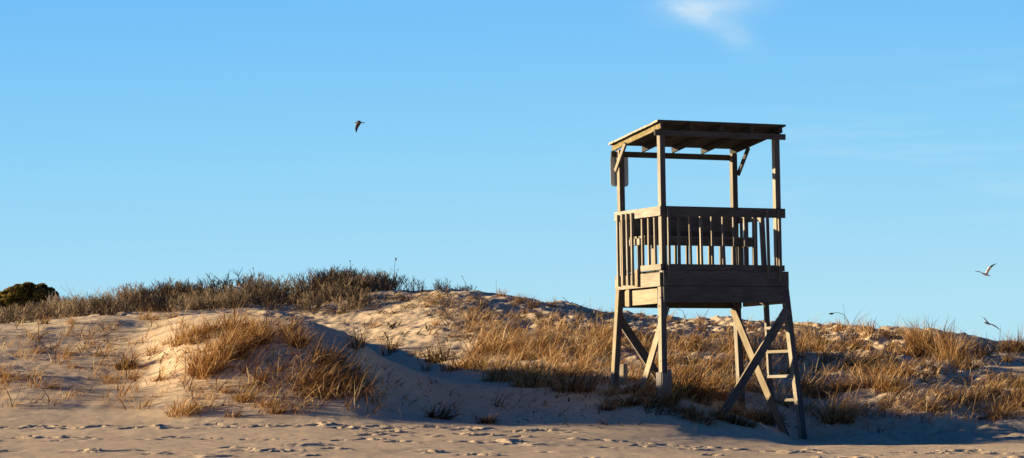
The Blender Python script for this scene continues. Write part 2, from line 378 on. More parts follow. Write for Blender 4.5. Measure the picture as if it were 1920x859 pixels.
SPECIAL = [
 # px, py, width, height px, blades, label, wind, spread, droop, tint
 (388, 692, 80, 84, 620, "tallest golden grass clump on the front dune face left of centre", .7, .45, 1.0, .62),
 (432, 668, 60, 80, 380, "golden grass clump leaning right just above the tallest front clump", .7, .45, 1.1, .6),
 (345, 775, 62, 48, 360, "low spreading grass clump near the dune foot below the tallest clump", .9, .6, 1.5, .55),
 (582, 728, 64, 50, 640, "left end of the broad draping orange grass mass on the front dune", 1.3, .8, 2.1, .56),
 (622, 722, 84, 54, 820, "middle of the broad draping orange grass mass on the front dune", 1.3, .8, 2.1, .54),
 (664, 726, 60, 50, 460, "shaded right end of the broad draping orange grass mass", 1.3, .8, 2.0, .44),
 (612, 678, 64, 46, 380, "upright tuft topping the broad draping orange grass mass", .9, .55, 1.3, .54),
 (236, 692, 38, 52, 260, "lone golden grass clump on the bare sandy left dune face", .5, .55, 1.1, .58),
 (515, 775, 36, 36, 160, "small grass clump left of the draping mass near the dune foot", .8, .6, 1.3, .5),
 (436, 782, 26, 30, 90, "thin grass clump at the dune foot between two larger clumps", .8, .6, 1.3, .5),
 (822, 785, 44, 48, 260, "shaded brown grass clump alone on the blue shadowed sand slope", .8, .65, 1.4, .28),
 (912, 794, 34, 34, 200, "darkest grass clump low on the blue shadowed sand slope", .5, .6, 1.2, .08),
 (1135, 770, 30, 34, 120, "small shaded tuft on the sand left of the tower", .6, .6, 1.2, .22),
 (1568, 792, 66, 80, 560, "bright orange grass clump standing just right of the tower foot", .8, .55, 1.2, .6),
 (1520, 640, 42, 44, 260, "spiky crest clump first to the right of the tower", .1, .5, .6, .5),
 (1742, 668, 62, 76, 520, "largest upright crest clump on the right with ragged golden top", .1, .45, .7, .56),
 (1780, 672, 56, 66, 420, "upright crest clump adjoining the largest one on its right", .15, .45, .8, .54),
 (1650, 722, 100, 56, 620, "wide mounded grass clump halfway down the right dune", .6, .6, 1.2, .56),
 (1690, 705, 60, 46, 300, "grass clump at the right shoulder of the wide mound", .6, .55, 1.2, .5),
 (1750, 772, 50, 44, 260, "golden clump low on the right dune above the shadowed sand", .5, .6, 1.1, .56),
 (1840, 665, 38, 36, 200, "compact clump on the right dune below the flying gull", .3, .5, .9, .5),
 (1908, 660, 44, 54, 260, "crest clump cut by the right edge of the view", .2, .5, .8, .5),
 (1905, 768, 34, 60, 160, "tall thin clump near the right edge low on the dune", .2, .5, .8, .5),
 (1850, 745, 30, 40, 130, "dark small clump right of the low golden clump", .3, .55, 1, .3),
 (1850, 785, 44, 26, 130, "low shaded tuft on the sand at lower right", .6, .7, 1.2, .4),
 (870, 690, 70, 62, 420, "pale arching grass swath below the bare sand slope", 1.0, .6, 1.7, .68),
 (925, 660, 80, 60, 420, "pale arching swath on the back dune midway to the tower", 1.1, .6, 1.7, .68),
 (1000, 725, 80, 64, 520, "dense orange clump at the shadow edge left of the tower", .7, .6, 1.4, .55),
 (1075, 735, 84, 66, 540, "dense orange clump nearest the tower on its left", .6, .6, 1.3, .5),
 (940, 715, 70, 60, 420, "dense orange clump first in the row along the shadow edge", .8, .6, 1.4, .55),
 (1120, 640, 40, 64, 260, "upright clump on the back dune beside the tower leg", .3, .5, .9, .6),
 (1290, 745, 84, 84, 720, "tall arching clump under the tower by its boxed leg", .9, .55, 1.5, .6),
 (1335, 745, 70, 74, 560, "arching clump under the tower by the foot of the long brace", .9, .55, 1.5, .58),
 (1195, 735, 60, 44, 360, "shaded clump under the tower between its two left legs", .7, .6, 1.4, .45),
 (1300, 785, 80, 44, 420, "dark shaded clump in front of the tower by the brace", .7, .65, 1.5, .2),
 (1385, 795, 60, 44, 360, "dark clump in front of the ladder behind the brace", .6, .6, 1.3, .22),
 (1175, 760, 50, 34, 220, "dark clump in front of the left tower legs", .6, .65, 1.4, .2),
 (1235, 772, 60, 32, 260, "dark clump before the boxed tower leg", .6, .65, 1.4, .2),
 (1515, 742, 60, 60, 360, "grass clump behind the right tower leg", .7, .6, 1.3, .5),
 (1575, 622, 30, 32, 120, "small spiky crest tuft second to the right of the tower", .1, .5, .6, .5),
 (1628, 622, 36, 34, 140, "small spiky crest tuft near the bent seed stalk", .1, .5, .6, .52),
 (1722, 650, 46, 58, 360, "ragged crest clump at the left of the largest one", .1, .45, .6, .52),
 (1812, 690, 40, 36, 180, "low clump below the two largest crest clumps", .4, .5, .9, .5),
 (1885, 660, 46, 40, 220, "crest clump second from the right edge of the view", .2, .5, .8, .5),
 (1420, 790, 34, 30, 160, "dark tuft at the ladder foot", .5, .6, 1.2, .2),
]
for s in SPECIAL:
    px, py, wp, hp, n, lab, wi, sp, dr, ti = s
    big_clump(px, py, wp, hp, n, lab, wi, sp, dr, ti, deep=1.9 if dr > 1.95 else (1.1 if py < 790 and wp > 55 else .6))

# kinds shared by the smaller clumps
ARCH = [mesh_np("grass_clump", *(lambda g: (g[0], g[1], M_GRASS, g[2]))(clump(int(rng.integers(120, 220)), .16, .13, .52, .8, .55, 1.4, .57))) for _ in range(7)]
UPR = [mesh_np("grass_clump", *(lambda g: (g[0], g[1], M_GRASS, g[2]))(clump(int(rng.integers(90, 170)), .12, .10, .46, .2, .5, .7, .54))) for _ in range(6)]
DARK = [mesh_np("dune_weed", *(lambda g: (g[0], g[1], M_GRASS_DARK, g[2]))(clump(int(rng.integers(50, 90)), .12, .10, .50, .1, .5, .3, .5, .011))) for _ in range(4)]

def wisps(n, region, hmin, hmax, nb=(5, 16), dens=None, tint=.5, spread=.7, droop=1.3, rad=.12):
    out = []
    k = 0; tries = 0
    while k < n and tries < n*30:
        tries += 1
        px = random.uniform(region[0], region[1]); py = random.uniform(np.interp(px, *region[2]), np.interp(px, *region[3]))
        p = spot(px, py)
        if dens is not None and float(fbm(np.array([p.x*.9]), np.array([p.y*.7]), dens, 2)[0]) < random.uniform(-.26, .2): continue
        def bz(bx, by): return ground(bx+p.x, by+p.y)-p.z-.015
        v, f, t_ = clump(int(random.uniform(*nb)/.62), rad, rad, random.uniform(hmin, hmax), random.uniform(.2, 1.0), spread, droop, tint+random.gauss(0, .2), .0115, bz)
        out.append((v+np.array(p)[None, :], f, t_)); k += 1
    return out
def scatter(meshes, n, region, label, cat, group, smin, smax, name="grass_clump", dens=None):
    k = 0; tries = 0
    while k < n and tries < n*40:
        tries += 1
        x0, x1, ytop, ybot = region
        px = random.uniform(x0, x1)
        a, b = np.interp(px, *ytop), np.interp(px, *ybot)
        py = random.uniform(a, b)
        p = spot(px, py)
        if dens is not None and float(fbm(np.array([p.x*.9]), np.array([p.y*.7]), dens, 2)[0]) < random.uniform(-.25, .15): continue
        if 1050 < px < 1172 and p.y > 47.0 and p.y < 49: continue
        if ytop[1][0] < 700 and 1150 < px < 1500 and 44.3 < p.y < 47.6 and random.random() < .6: continue
        o = link(bpy.data.objects.new(name, random.choice(meshes)))
        o.location = p-Vector((0, 0, .02)); o.rotation_euler.z = random.uniform(-.5, .5); o.scale = (random.uniform(smin, smax),)*3
        tag(o, label, cat, group); k += 1

crest = ([560, 650, 760, 830, 930, 1000, 1100, 1150, 1250, 1500, 1560, 1700, 1800, 1920], [560, 558, 552, 549, 553, 568, 586, 593, 598, 612, 614, 624, 641, 650])
# dense golden band left of, under and right of the tower
scatter(ARCH, 38, (880, 1150, ([880, 1000, 1150], [650, 650, 640]), ([880, 960, 1150], [705, 722, 735])), "arching golden grass clump in the dense band left of the tower", "plant", "clumps in the grass band left of the tower", .7, 1.1)
scatter(ARCH, 30, (1180, 1480, ([1180, 1480], [655, 650]), ([1180, 1240, 1480], [722, 722, 765])), "golden grass clump in the dense band behind the tower legs", "plant", "clumps in the grass band behind the tower legs", .7, 1.1)
scatter(ARCH, 28, (1500, 1720, ([1500, 1720], [655, 665]), ([1500, 1720], [745, 740])), "golden grass clump in the dense band right of the tower", "plant", "clumps in the grass band right of the tower", .6, 1.0, dens=5)
scatter(UPR, 22, (1700, 1935, ([1700, 1935], [640, 658]), ([1700, 1935], [790, 790])), "upright grass clump scattered over the far right dune", "plant", "clumps over the far right dune", .6, 1.05, dens=15)
scatter(UPR, 30, (780, 1180, crest, ([780, 1180], [640, 660])), "short dry tuft on the lumpy back dune left of the tower", "plant", "short tufts on the back dune left of the tower", .35, .75)
scatter(UPR, 20, (1180, 1500, crest, ([1180, 1500], [660, 665])), "short dry tuft on the back dune seen behind the tower", "plant", "short tufts on the back dune behind the tower", .35, .75)
scatter(UPR, 18, (1500, 1720, crest, ([1500, 1720], [665, 665])), "short dry tuft on the crest right of the tower", "plant", "short tufts on the crest right of the tower", .4, .9)
scatter(ARCH, 26, (1135, 1460, ([1135, 1240, 1460], [736, 745, 788]), ([1135, 1240, 1350, 1460], [758, 768, 786, 803])), "dark shaded grass clump crowding the feet of the tower", "plant", "shaded clumps around the tower feet", .5, .8)
scatter(ARCH, 16, (-10, 330, ([-10, 330], [640, 635]), ([-10, 330], [735, 745])), "small ragged tuft on the bare sandy left dune face", "plant", "ragged tufts on the left dune face", .3, .62)
scatter(ARCH, 8, (420, 560, ([420, 560], [660, 670]), ([420, 560], [770, 775])), "small ragged tuft between the two big grass masses on the front dune", "plant", "ragged tufts between the front grass masses", .4, .75)
scatter(DARK, 16, (900, 1900, ([900, 1150, 1900], [620, 650, 690]), ([900, 1150, 1900], [700, 720, 770])), "dark brown weed standing among the golden grass", "plant", "dark weeds among the golden grass", .6, 1.0, "dune_weed")
# front hump
scatter(UPR, 16, (415, 560, ([415, 560], [602, 628]), ([415, 560], [650, 662])), "orange tuft along the rounded top of the front dune", "plant", "tufts along the front dune top", .7, 1.15)
scatter(ARCH, 9, (300, 420, ([300, 420], [625, 620]), ([300, 420], [670, 660])), "arching tuft above the tallest clump on the front dune", "plant", "tufts above the tallest clump", .6, .95)
scatter(DARK, 12, (660, 800, ([660, 800], [638, 668]), ([660, 800], [660, 700])), "dark stemmed weed behind the front dune's falling edge", "plant", "dark weeds behind the front dune edge", .5, .95, "dune_weed")
scatter(DARK, 7, (800, 905, ([800, 905], [675, 685]), ([800, 905], [698, 705])), "dark stemmed weed at the foot of the bare sand slope", "plant", "dark weeds at the foot of the bare slope", .8, 1.15, "dune_weed")
scatter(UPR, 6, (10, 330, ([10, 200, 330], [606, 598, 596]), ([10, 330], [625, 605])), "low tuft in front of the thicket at upper left", "plant", "low tufts in front of the thicket", .4, .7)

# thin ground cover of single blades between the clumps
WG = []
WG += wisps(230, (-20, 600, ([0, 330, 600], [612, 598, 640]), ([0, 600], [765, 775])), .22, .55, (4, 14), tint=.5)
WG += wisps(60, (440, 720, ([440, 600, 720], [605, 640, 690]), ([440, 720], [770, 785])), .25, .6, (5, 16), tint=.5)
WG += wisps(60, (700, 1150, ([700, 850, 1150], [690, 725, 735]), ([700, 1150], [775, 790])), .15, .4, (3, 10), tint=.35)
WG += wisps(430, (880, 1500, ([880, 1000, 1150, 1500], [590, 620, 640, 650]), ([880, 1000, 1240, 1500], [700, 722, 725, 780])), .25, .52, (6, 20), 25, .55, .7, 1.4, .2)
WG += wisps(300, (800, 1500, crest, ([780, 1500], [640, 660])), .12, .36, (5, 18), 26, .5, .6, .8, .1)
WG += wisps(360, (1490, 1940, crest, ([1490, 1940], [790, 790])), .16, .45, (6, 20), 27, .55, .7, 1.1, .18)
WG += wisps(60, (860, 1930, crest, ([860, 1000, 1150, 1500, 1930], [556, 575, 600, 622, 655])), .3, .7, (2, 8), None, .5, .7, .7, .2)
WG += wisps(50, (1480, 1930, ([1480, 1930], [780, 780]), ([1480, 1930], [818, 815])), .08, .25, (2, 8), None, .4)
WG += wisps(40, (560, 900, ([560, 700, 900], [560, 556, 552]), ([560, 900], [600, 640])), .1, .3, (4, 12), None, .45, .6, .7, .1)
off = 0; VV = []; FF = []; TT = []
for v, f, t_ in WG:
    VV.append(v); FF.append(f+off); TT.append(t_); off += len(v)
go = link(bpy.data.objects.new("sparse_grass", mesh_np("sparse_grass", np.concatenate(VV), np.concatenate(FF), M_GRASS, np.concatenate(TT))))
tag(go, "thin dry grass blades growing singly over the dunes between the clumps", "grass", kind="stuff")

# litter of stems and leaves nobody could count
def litter(n, region, ln, dens):
    pts = []
    for _ in range(n*6):
        if len(pts) >= n: break
        px = random.uniform(region[0], region[1]); py = random.uniform(np.interp(px, *region[2]), np.interp(px, *region[3]))
        p = spot(px, py)
        if float(fbm(np.array([p.x*1.1]), np.array([p.y*.8]), dens, 2)[0]) < random.uniform(-.15, .2): continue
        for __ in range(random.randint(2, 6)):
            pts.append((p.x+random.gauss(0, .12), p.y+random.gauss(0, .25)))
    P = np.array(pts); n = len(P)
    z = ground(P[:, 0], P[:, 1])
    base = np.stack([P[:, 0], P[:, 1], z+.004], 1)
    az = rng.normal(0, .8, n)+np.where(rng.uniform(0, 1, n) < .3, np.pi, 0)
    return blade_geo(base, az, rng.uniform(.4, 1.2, n)*ln, rng.uniform(.6, 1.5, n), rng.normal(.25, .3, n), rng.uniform(.010, .032, n), np.clip(rng.normal(.42, .3, n), 0, 1), 2)
LT = [litter(3600, (700, 1930, crest, ([700, 900, 1150, 1500, 1930], [640, 690, 700, 740, 770])), .25, 63),
      litter(500, (560, 900, crest, ([560, 900], [585, 600])), .18, 64),
      litter(260, (0, 560, ([0, 560], [606, 600]), ([0, 560], [690, 690])), .18, 65),
      litter(160, (760, 1480, ([760, 1480], [720, 790]), ([760, 1480], [790, 815])), .14, 66)]
off = 0; VV = []; FF = []; TT = []
for v, f, t_ in LT:
    VV.append(v); FF.append(f+off); TT.append(t_); off += len(v)
lo = link(bpy.data.objects.new("plant_litter", mesh_np("plant_litter", np.concatenate(VV), np.concatenate(FF), M_LITTER, np.concatenate(TT))))
tag(lo, "dry broken stems and dead leaves strewn over the dunes", "plant litter", kind="stuff")

# ------------------------------------------------------------------ twiggy shrubs
def tube(path, r0, r1, sides=3):
    path = np.asarray(path, float); n = len(path); Vs = []; Fs = []
    for k in range(n):
        r = r0+(r1-r0)*k/(n-1)
        d = path[min(k+1, n-1)]-path[max(k-1, 0)]; d /= (np.linalg.norm(d)+1e-9)
        a = np.cross(d, [.3, .9, .2]); a /= (np.linalg.norm(a)+1e-9); b = np.cross(d, a)
        for s in range(sides):
            th = 2*math.pi*s/sides; Vs.append(path[k]+r*(math.cos(th)*a+math.sin(th)*b))
    for k in range(n-1):
        for s in range(sides):
            Fs.append((k*sides+s, k*sides+(s+1) % sides, (k+1)*sides+(s+1) % sides, (k+1)*sides+s))
    return Vs, Fs

def shrub_geo(stems, rad, hgt, thick=.006, heads=.12, fork=4, vert=.5):
    Vs, Fs, Ts = [], [], []
    def add(path, r0, r1, tn):
        v, f = tube(path, r0, r1); o = len(Vs); Vs.extend(v); Fs.extend([tuple(i+o for i in q) for q in f]); Ts.extend([tn]*len(v))
    def head(p, r, tn):
        o = len(Vs); pts = [(0, 0, r), (r, 0, 0), (0, r, 0), (-r, 0, 0), (0, -r, 0), (0, 0, -r)]
        Vs.extend([np.array(p)+np.array(q) for q in pts]); Ts.extend([tn]*6)
        for a_, b_ in ((1, 2), (2, 3), (3, 4), (4, 1)): Fs.append((o, o+a_, o+b_, o+b_)); Fs.append((o+5, o+b_, o+a_, o+a_))
    for _ in range(stems):
        a = random.uniform(0, 2*math.pi); r = rad*math.sqrt(random.random())
        p = np.array([r*math.cos(a), r*math.sin(a), -.06]); H = hgt*random.uniform(.5, 1.05)
        d = np.array([math.cos(a)*r/rad*.45+random.gauss(0, .25), math.sin(a)*r/rad*.45+random.gauss(0, .25), 1.0])
        path = [p.copy()]; nseg = 5
        for k in range(nseg):
            d = d+np.array([random.gauss(0, .22), random.gauss(0, .22), .06*vert]); dn = d/np.linalg.norm(d)
            p = p+dn*H/nseg; path.append(p.copy())
        tn = min(1, max(0, random.gauss(.5, .2)))
        add(path, thick, thick*.45, tn)
        if random.random() < heads: head(path[-1], .016, 0.0)
        for _b in range(fork):
            k = random.randint(1, nseg-1); q = path[k].copy(); aa = random.uniform(0, 2*math.pi)
            e = np.array([math.cos(aa)*.75, math.sin(aa)*.75, random.uniform(.35, 1.1)])
            bl = H*random.uniform(.16, .38); pb = [q.copy()]
            for s in range(2):
                e = e+np.array([random.gauss(0, .2), random.gauss(0, .2), .25]); q = q+e/np.linalg.norm(e)*bl/2; pb.append(q.copy())
            add(pb, thick*.6, thick*.35, min(1, max(0, tn+random.gauss(.08, .15))))
    Fq = [(f if len(set(f)) == 4 else f) for f in Fs]
    return np.array(Vs), Fq, np.array(Ts)

def shrub_mesh(g, mat, name="bare_shrub"):
    me = bpy.data.meshes.new(name)
    fs = [tuple(dict.fromkeys(f)) for f in g[1]]
    me.from_pydata([tuple(v) for v in g[0]], [], fs)
    a = me.attributes.new("tint", 'FLOAT', 'POINT'); a.data.foreach_set("value", g[2].astype(np.float32))
    me.materials.append(mat); me.update(); return me

SH = [shrub_mesh(shrub_geo(20, .30, .62, .0095, .14, 10), M_TWIG) for _ in range(8)]
SH += [shrub_mesh(shrub_geo(34, .32, .56, .0075, .05, 7), M_TWIG) for _ in range(4)]
SHL = [shrub_mesh(shrub_geo(20, .28, .48, .009, .04, 7), M_TWIG) for _ in range(6)]
def put_shrub(meshes, p, s, label, group, name="bare_shrub"):
    o = link(bpy.data.objects.new(name, random.choice(meshes))); o.location = p; o.rotation_euler.z = random.uniform(0, 6.28)
    o.scale = (s*random.uniform(.9, 1.15), s*random.uniform(.9, 1.15), s)
    return tag(o, label, "shrub", group)
# crown line of the thicket: heights in px at D~70
def thick_h(px): return float(np.interp(px, [150, 200, 270, 330, 400, 480, 550, 640, 700, 760, 800, 850, 900], [20, 28, 42, 47, 49, 46, 47, 54, 42, 34, 27, 16, 9]))
for k in range(112):
    px = random.uniform(170, 910); D = random.uniform(68.8, 73.0)
    if px > 760 and random.random() < (px-700)/260: continue
    x = (px-CX)/F*D; p = Vector((x, D, float(ground(x, D))))
    put_shrub(SH, p, (thick_h(px)+4)/F*70/.60*random.choice([random.uniform(.7, 1.0), random.uniform(.9, 1.14)]), "bare grey brown twiggy shrub in the thicket along the dune top", "shrubs of the dune top thicket")
for k in range(40):
    px = random.uniform(120, 690); D = random.uniform(66.8, 69.5)
    if px < 260: D = random.uniform(61, 68)
    x = (px-CX)/F*D; p = Vector((x, D, float(ground(x, D))))
    put_shrub(SH, p, random.uniform(.55, .9), "bare twiggy shrub at the front edge of the thicket above the sand", "shrubs at the thicket front")
for k in range(52):
    px = random.uniform(-25, 215); D = random.uniform(60, 71)
    x = (px-CX)/F*D; p = Vector((x, D, float(ground(x, D))))
    put_shrub(SHL, p, random.uniform(.75, 1.1), "low brown scrub bush at upper left in front of the pine", "low scrub in front of the pine")
p = spot(655, 583)
tag(put_shrub(SH, p, .82, None, None), "round twiggy shrub standing forward of the thicket on lit sand", "shrub")
for kx, lab in ((118, "pale leafless bush on the skyline right of the pine"), (152, "pale leafless bush at the thicket's left end on the skyline")):
    D = 78; g = shrub_geo(60, .45, 1.15, .007, 0, 7); me = shrub_mesh(g, M_TWIG_PALE)
    x = (kx-CX)/F*D; o = link(bpy.data.objects.new("bare_shrub", me)); o.location = (x, D, float(ground(x, D))-.1)
    tag(o, lab, "shrub")

for px, py, sc in ((590, 586, .8), (618, 590, .9), (644, 584, .8), (690, 578, .7), (735, 588, .6), (776, 576, .8), (815, 566, 1.0), (846, 572, .9), (876, 582, .8), (905, 590, .7), (760, 562, .8), (840, 600, .5), (700, 610, .5)):
    p = spot(px, py); o = link(bpy.data.objects.new("dead_shrub", random.choice(SHL))); o.location = p-Vector((0, 0, .02))
    o.rotation_euler.z = random.uniform(0, 6.28); o.scale = (sc*1.3, sc*1.3, sc*.34)
    tag(o, "flattened mat of dead twigs on the bare sand slope below the thicket", "shrub", "dead twig mats on the bare slope")
# solitary stalks on the skyline
def stalk(pts, D, r, head, label, mat=M_TWIG, name="dry_stalk"):
    P = [np.array(at(px, py, D)) for px, py in pts]; o0 = P[0].copy()
    gz = float(ground(P[0][0], D)); P[0][2] = gz-.03; o0 = P[0].copy()
    Vs, Fs = tube([q-o0 for q in P], r, r*.6, 5); me = bpy.data.meshes.new(name)
    bm = bmesh.new(); vs = [bm.verts.new(v) for v in Vs]
    for f in Fs: bm.faces.new([vs[i] for i in f])
    if head:
        res = bmesh.ops.create_icosphere(bm, subdivisions=2, radius=1)
        hd = P[-1]-o0
        for v in res['verts']:
            j = 1+random.uniform(-.25, .25)
            v.co = Vector((v.co.x*head[0]*j, v.co.y*head[1]*j, v.co.z*head[1]*j))+Vector(hd)
    bm.to_mesh(me); bm.free()
    a = me.attributes.new("tint", 'FLOAT', 'POINT'); a.data.foreach_set("value", np.full(len(me.vertices), .12, np.float32))
    me.materials.append(mat); o = link(bpy.data.objects.new(name, me)); o.location = o0
    return tag(o, label, "dry stalk")
stalk([(1593, 616), (1591, 604), (1582, 590), (1574, 587.5), (1566, 586.5), (1559, 588.5)], 69, .008, (.05, .022), "bent dry stalk with a drooping dark seed head on the right crest")
stalk([(1584, 614), (1584, 590), (1581, 570)], 69.3, .004, None, "thin straight stem beside the bent stalk on the right crest")
stalk([(742, 548), (740, 515), (739, 500), (742, 486)], 70, .006, (.016, .035), "tall lone stem with a seed head rising above the thicket")
stalk([(1090, 584), (1085, 577), (1070, 570), (1054, 557)], 69, .009, None, "curved dark twig lying along the crest left of the tower")
stalk([(480, 556), (478, 520), (474, 503)], 70, .006, (.014, .016), "stem with a small round seed head above the thicket's left half")
stalk([(660, 548), (658, 510), (656, 490)], 70, .006, (.018, .016), "stem with a flat dark seed head above the thicket's middle")
stalk([(1290, 600), (1280, 583), (1268, 578)], 69, .006, None, "thin curved stem on the crest seen under the tower")
stalk([(875, 550), (872, 530), (866, 518)], 70, .006, (.012, .014), "seed stem at the right end of the thicket")
stalk([(932, 556), (930, 535), (931, 524)], 70, .004, None, "fine upright stem on the bare crest beyond the thicket")

# ------------------------------------------------------------------ pine
D = 128.0; cxp = (48-CX)/F*D; gz = float(ground(cxp, D))
pine = empty("pine_tree", (cxp, D, gz)); tag(pine, "dark green spreading pine showing behind the scrub at the left edge", "tree")
bm = bmesh.new()
topz = CZ+(HY-545)/F*D-gz
Vs, Fs = tube([np.array(v) for v in [(0, 0, -.3), (.1, 0, topz*.35), (-.05, .1, topz*.65), (.1, 0, topz*.95)]], .17, .05, 8)
vs = [bm.verts.new(v) for v in Vs]
for f in Fs: bm.faces.new([vs[i] for i in f])
lobes = []
for (px, py, rx, rz) in [(66, 546, 22, 9), (44, 550, 22, 9), (20, 558, 18, 9), (4, 563, 14, 9), (36, 562, 26, 10), (78, 556, 18, 9), (91, 548, 6, 4.5), (102, 555, 6, 4.5), (99, 564, 13, 6), (60, 572, 30, 11),
                         (12, 578, 22, 11), (84, 574, 22, 8), (40, 588, 34, 12), (-22, 572, 22, 11), (33, 541, 6, 3.5), (18, 548, 7, 4.5), (58, 540, 9, 4), (74, 539, 7, 3.5), (-8, 554, 9, 5), (86, 586, 20, 9)]:
    rx *= .86; rz *= .9
    lobes.append(((px-48)/F*D, random.uniform(-1.0, .8), CZ+(HY-py)/F*D-gz, rx/F*D, rz/F*D))
for k in range(22):
    px = random.uniform(-30, 112); top_y = float(np.interp(px, [-30, 0, 20, 50, 80, 100, 115], [562, 556, 549, 542, 543, 553, 566]))
    lobes.append(((px-48)/F*D, random.uniform(-1.1, .2), CZ+(HY-top_y-random.uniform(0, 24))/F*D-gz, random.uniform(5, 10)/F*D, random.uniform(3, 5)/F*D))
for (lx, ly, lz, rx, rz) in lobes:
    v, f = tube([np.array((0, 0, lz*.72)), np.array((lx*.6, ly*.6, lz-.25)), np.array((lx, ly, lz))], .05, .02, 5)
    vs = [bm.verts.new(q) for q in v]
    for q in f: bm.faces.new([vs[i] for i in q])
me = bpy.data.meshes.new("trunk"); bm.to_mesh(me); bm.free(); me.materials.append(M_BARK)
link(bpy.data.objects.new("trunk", me), pine)
Vv, Fq, Tn = [], [], []
for (lx, ly, lz, rx, rz) in lobes:
    n = int(230+1600*rx*rz*1.6)
    for k in range(n):
        d = np.array([random.gauss(0, 1), random.gauss(0, 1), random.gauss(0, 1)]); d /= np.linalg.norm(d)+1e-9
        rr = random.uniform(.4, 1.15)**.6
        c = np.array([lx, ly, lz])+d*np.array([rx, rx*.9, rz])*rr
        u = d*.6+np.array([random.gauss(0, .5), random.gauss(0, .5), .5+random.gauss(0, .3)]); u /= np.linalg.norm(u)
        w = np.cross(u, [random.gauss(0, 1), random.gauss(0, 1), random.gauss(0, 1)]); w /= np.linalg.norm(w)+1e-9
        s = random.uniform(.08, .17); o = len(Vv)
        Vv += [c-w*s*.16, c+w*s*.16, c+u*s+w*s*.35, c+u*s-w*s*.35]; Fq.append((o, o+1, o+2, o+3))
        Tn += [min(1, max(0, .45+.3*d[2]-.2*d[0]+random.gauss(0, .18)))]*4  # paler tint on top and towards the sun, light painted into the needles
link(bpy.data.objects.new("crown", mesh_np("crown", np.array(Vv), np.array(Fq), M_PINE, np.array(Tn))), pine)

# ------------------------------------------------------------------ lifeguard tower
ZL = .2                                              # local zero of the tower, metres over the camera plane
TX = 2.17+.0152*(3.5-ZL)
tower = empty("lifeguard_tower", (TX, 45.0, CZ+ZL))
tower.rotation_mode = 'QUATERNION'
TM = Matrix.Rotation(-.0152, 4, 'Y') @ Matrix.Rotation(R(28), 4, 'Z')
tower.rotation_quaternion = TM.to_quaternion()
tag(tower, "weathered wooden lifeguard tower with flat roof and railed platform standing on the dune edge", "lifeguard tower")
W, VD, PT = 1.99, 1.19, .089                          # post spacing along the front, depth, post size

def box_mesh(name, L, w, t, mat, bev=.004, segs=1, bow=0.0):
    bm = bmesh.new(); bmesh.ops.create_cube(bm, size=1)
    for v in bm.verts: v.co = Vector((v.co.x*L, v.co.y*w, v.co.z*t))
    bmesh.ops.bevel(bm, geom=list(bm.edges), offset=min(bev, t*.3, w*.3), segments=1, affect='EDGES')
    if bow:
        es = [e for e in bm.edges if abs((e.verts[0].co-e.verts[1].co).x) > L*.8]
        bmesh.ops.subdivide_edges(bm, edges=es, cuts=5, use_grid_fill=True)
        for v in bm.verts: v.co.z += bow*(1-(2*v.co.x/L)**2)
    me = bpy.data.meshes.new(name); bm.to_mesh(me); bm.free(); me.materials.append(mat); return me

def board(name, p0, p1, w, t, ref, mat=None, parent=None, jit=0.0, bow=0.0, label=None):
    """a sawn timber from p0 to p1; w is its size along ref, t across"""
    a = Vector(p0)-Vector((0, 0, ZL)); b = Vector(p1)-Vector((0, 0, ZL))
    x = (b-a); L = x.length; x.normalize(); y = Vector(ref); y = (y-x*y.dot(x)).normalized(); z = x.cross(y)
    q = Matrix((x, y, z)).transposed().to_quaternion()
    if jit: q = q @ Quaternion((0, 0, 1), random.gauss(0, jit)) @ Quaternion((0, 1, 0), random.gauss(0, jit))
    me = box_mesh(name, L, w, t, mat or M_WOOD, bow=bow)
    if mat is None or mat is M_WOOD_MOSS:              # shade painted as darker wood on sea side, right side and undersides
        me.materials.append(M_WOOD_SHADE)
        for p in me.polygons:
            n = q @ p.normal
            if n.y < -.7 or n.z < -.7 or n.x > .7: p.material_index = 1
    o = bpy.data.objects.new(name, me)
    o.rotation_mode = 'QUATERNION'; o.rotation_quaternion = q; o.location = (a+b)/2
    link(o, parent or tower)
    if label: o["label"] = label
    return o
U, Vv_, K = (1, 0, 0), (0, 1, 0), (0, 0, 1)

# roof: beams, rafters, deck, knee braces
SL = -.15
def rz(v): return 4.352+SL*v                          # underside of the rafters
board("beam", (-.10, -.02, 4.308), (2.165, -.02, 4.308), .086, .036, K, M_WOOD_SHADE)
board("beam", (-.075, 1.30, 4.105), (2.13, 1.30, 4.105), .086, .036, K, M_WOOD_DEEP_SHADE)
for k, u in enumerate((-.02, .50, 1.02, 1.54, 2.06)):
    board("rafter", (u, -.085, rz(-.085)+.044), (u, 1.345, rz(1.345)+.044), .086, .038, K, M_WOOD_MOSS if k == 0 else M_WOOD_DEEP_SHADE, label="lichen stained end rafter" if k == 0 else None)
bm = bmesh.new(); nb = 10; v0, v1 = -.105, 1.345
wv = (v1-v0)/nb
for k in range(nb):
    res = bmesh.ops.create_cube(bm, size=1)
    e0 = -.092+random.uniform(-.006, .006); e1 = 2.13+random.uniform(-.008, .008)
    for v in res['verts']:
        vv = v0+wv*(k+.5)+v.co.y*(wv-.006)
        v.co = Vector(((e0+e1)/2+v.co.x*(e1-e0), vv, rz(vv)+.090+.015+v.co.z*.028+random.uniform(0, .002)-ZL))
me = bpy.data.meshes.new("roof_deck"); bm.to_mesh(me); bm.free(); me.materials.append(M_WOOD); me.materials.append(M_WOOD_DEEP_SHADE); me.materials.append(M_WOOD_LIT)
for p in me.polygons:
    if p.normal.z < -.5 or p.normal.y < -.5: p.material_index = 1  # painted shade on the underside and front edge
    elif p.normal.x < -.5: p.material_index = 2  # painted sunlight on the left ends
link(bpy.data.objects.new("roof_deck", me), tower)
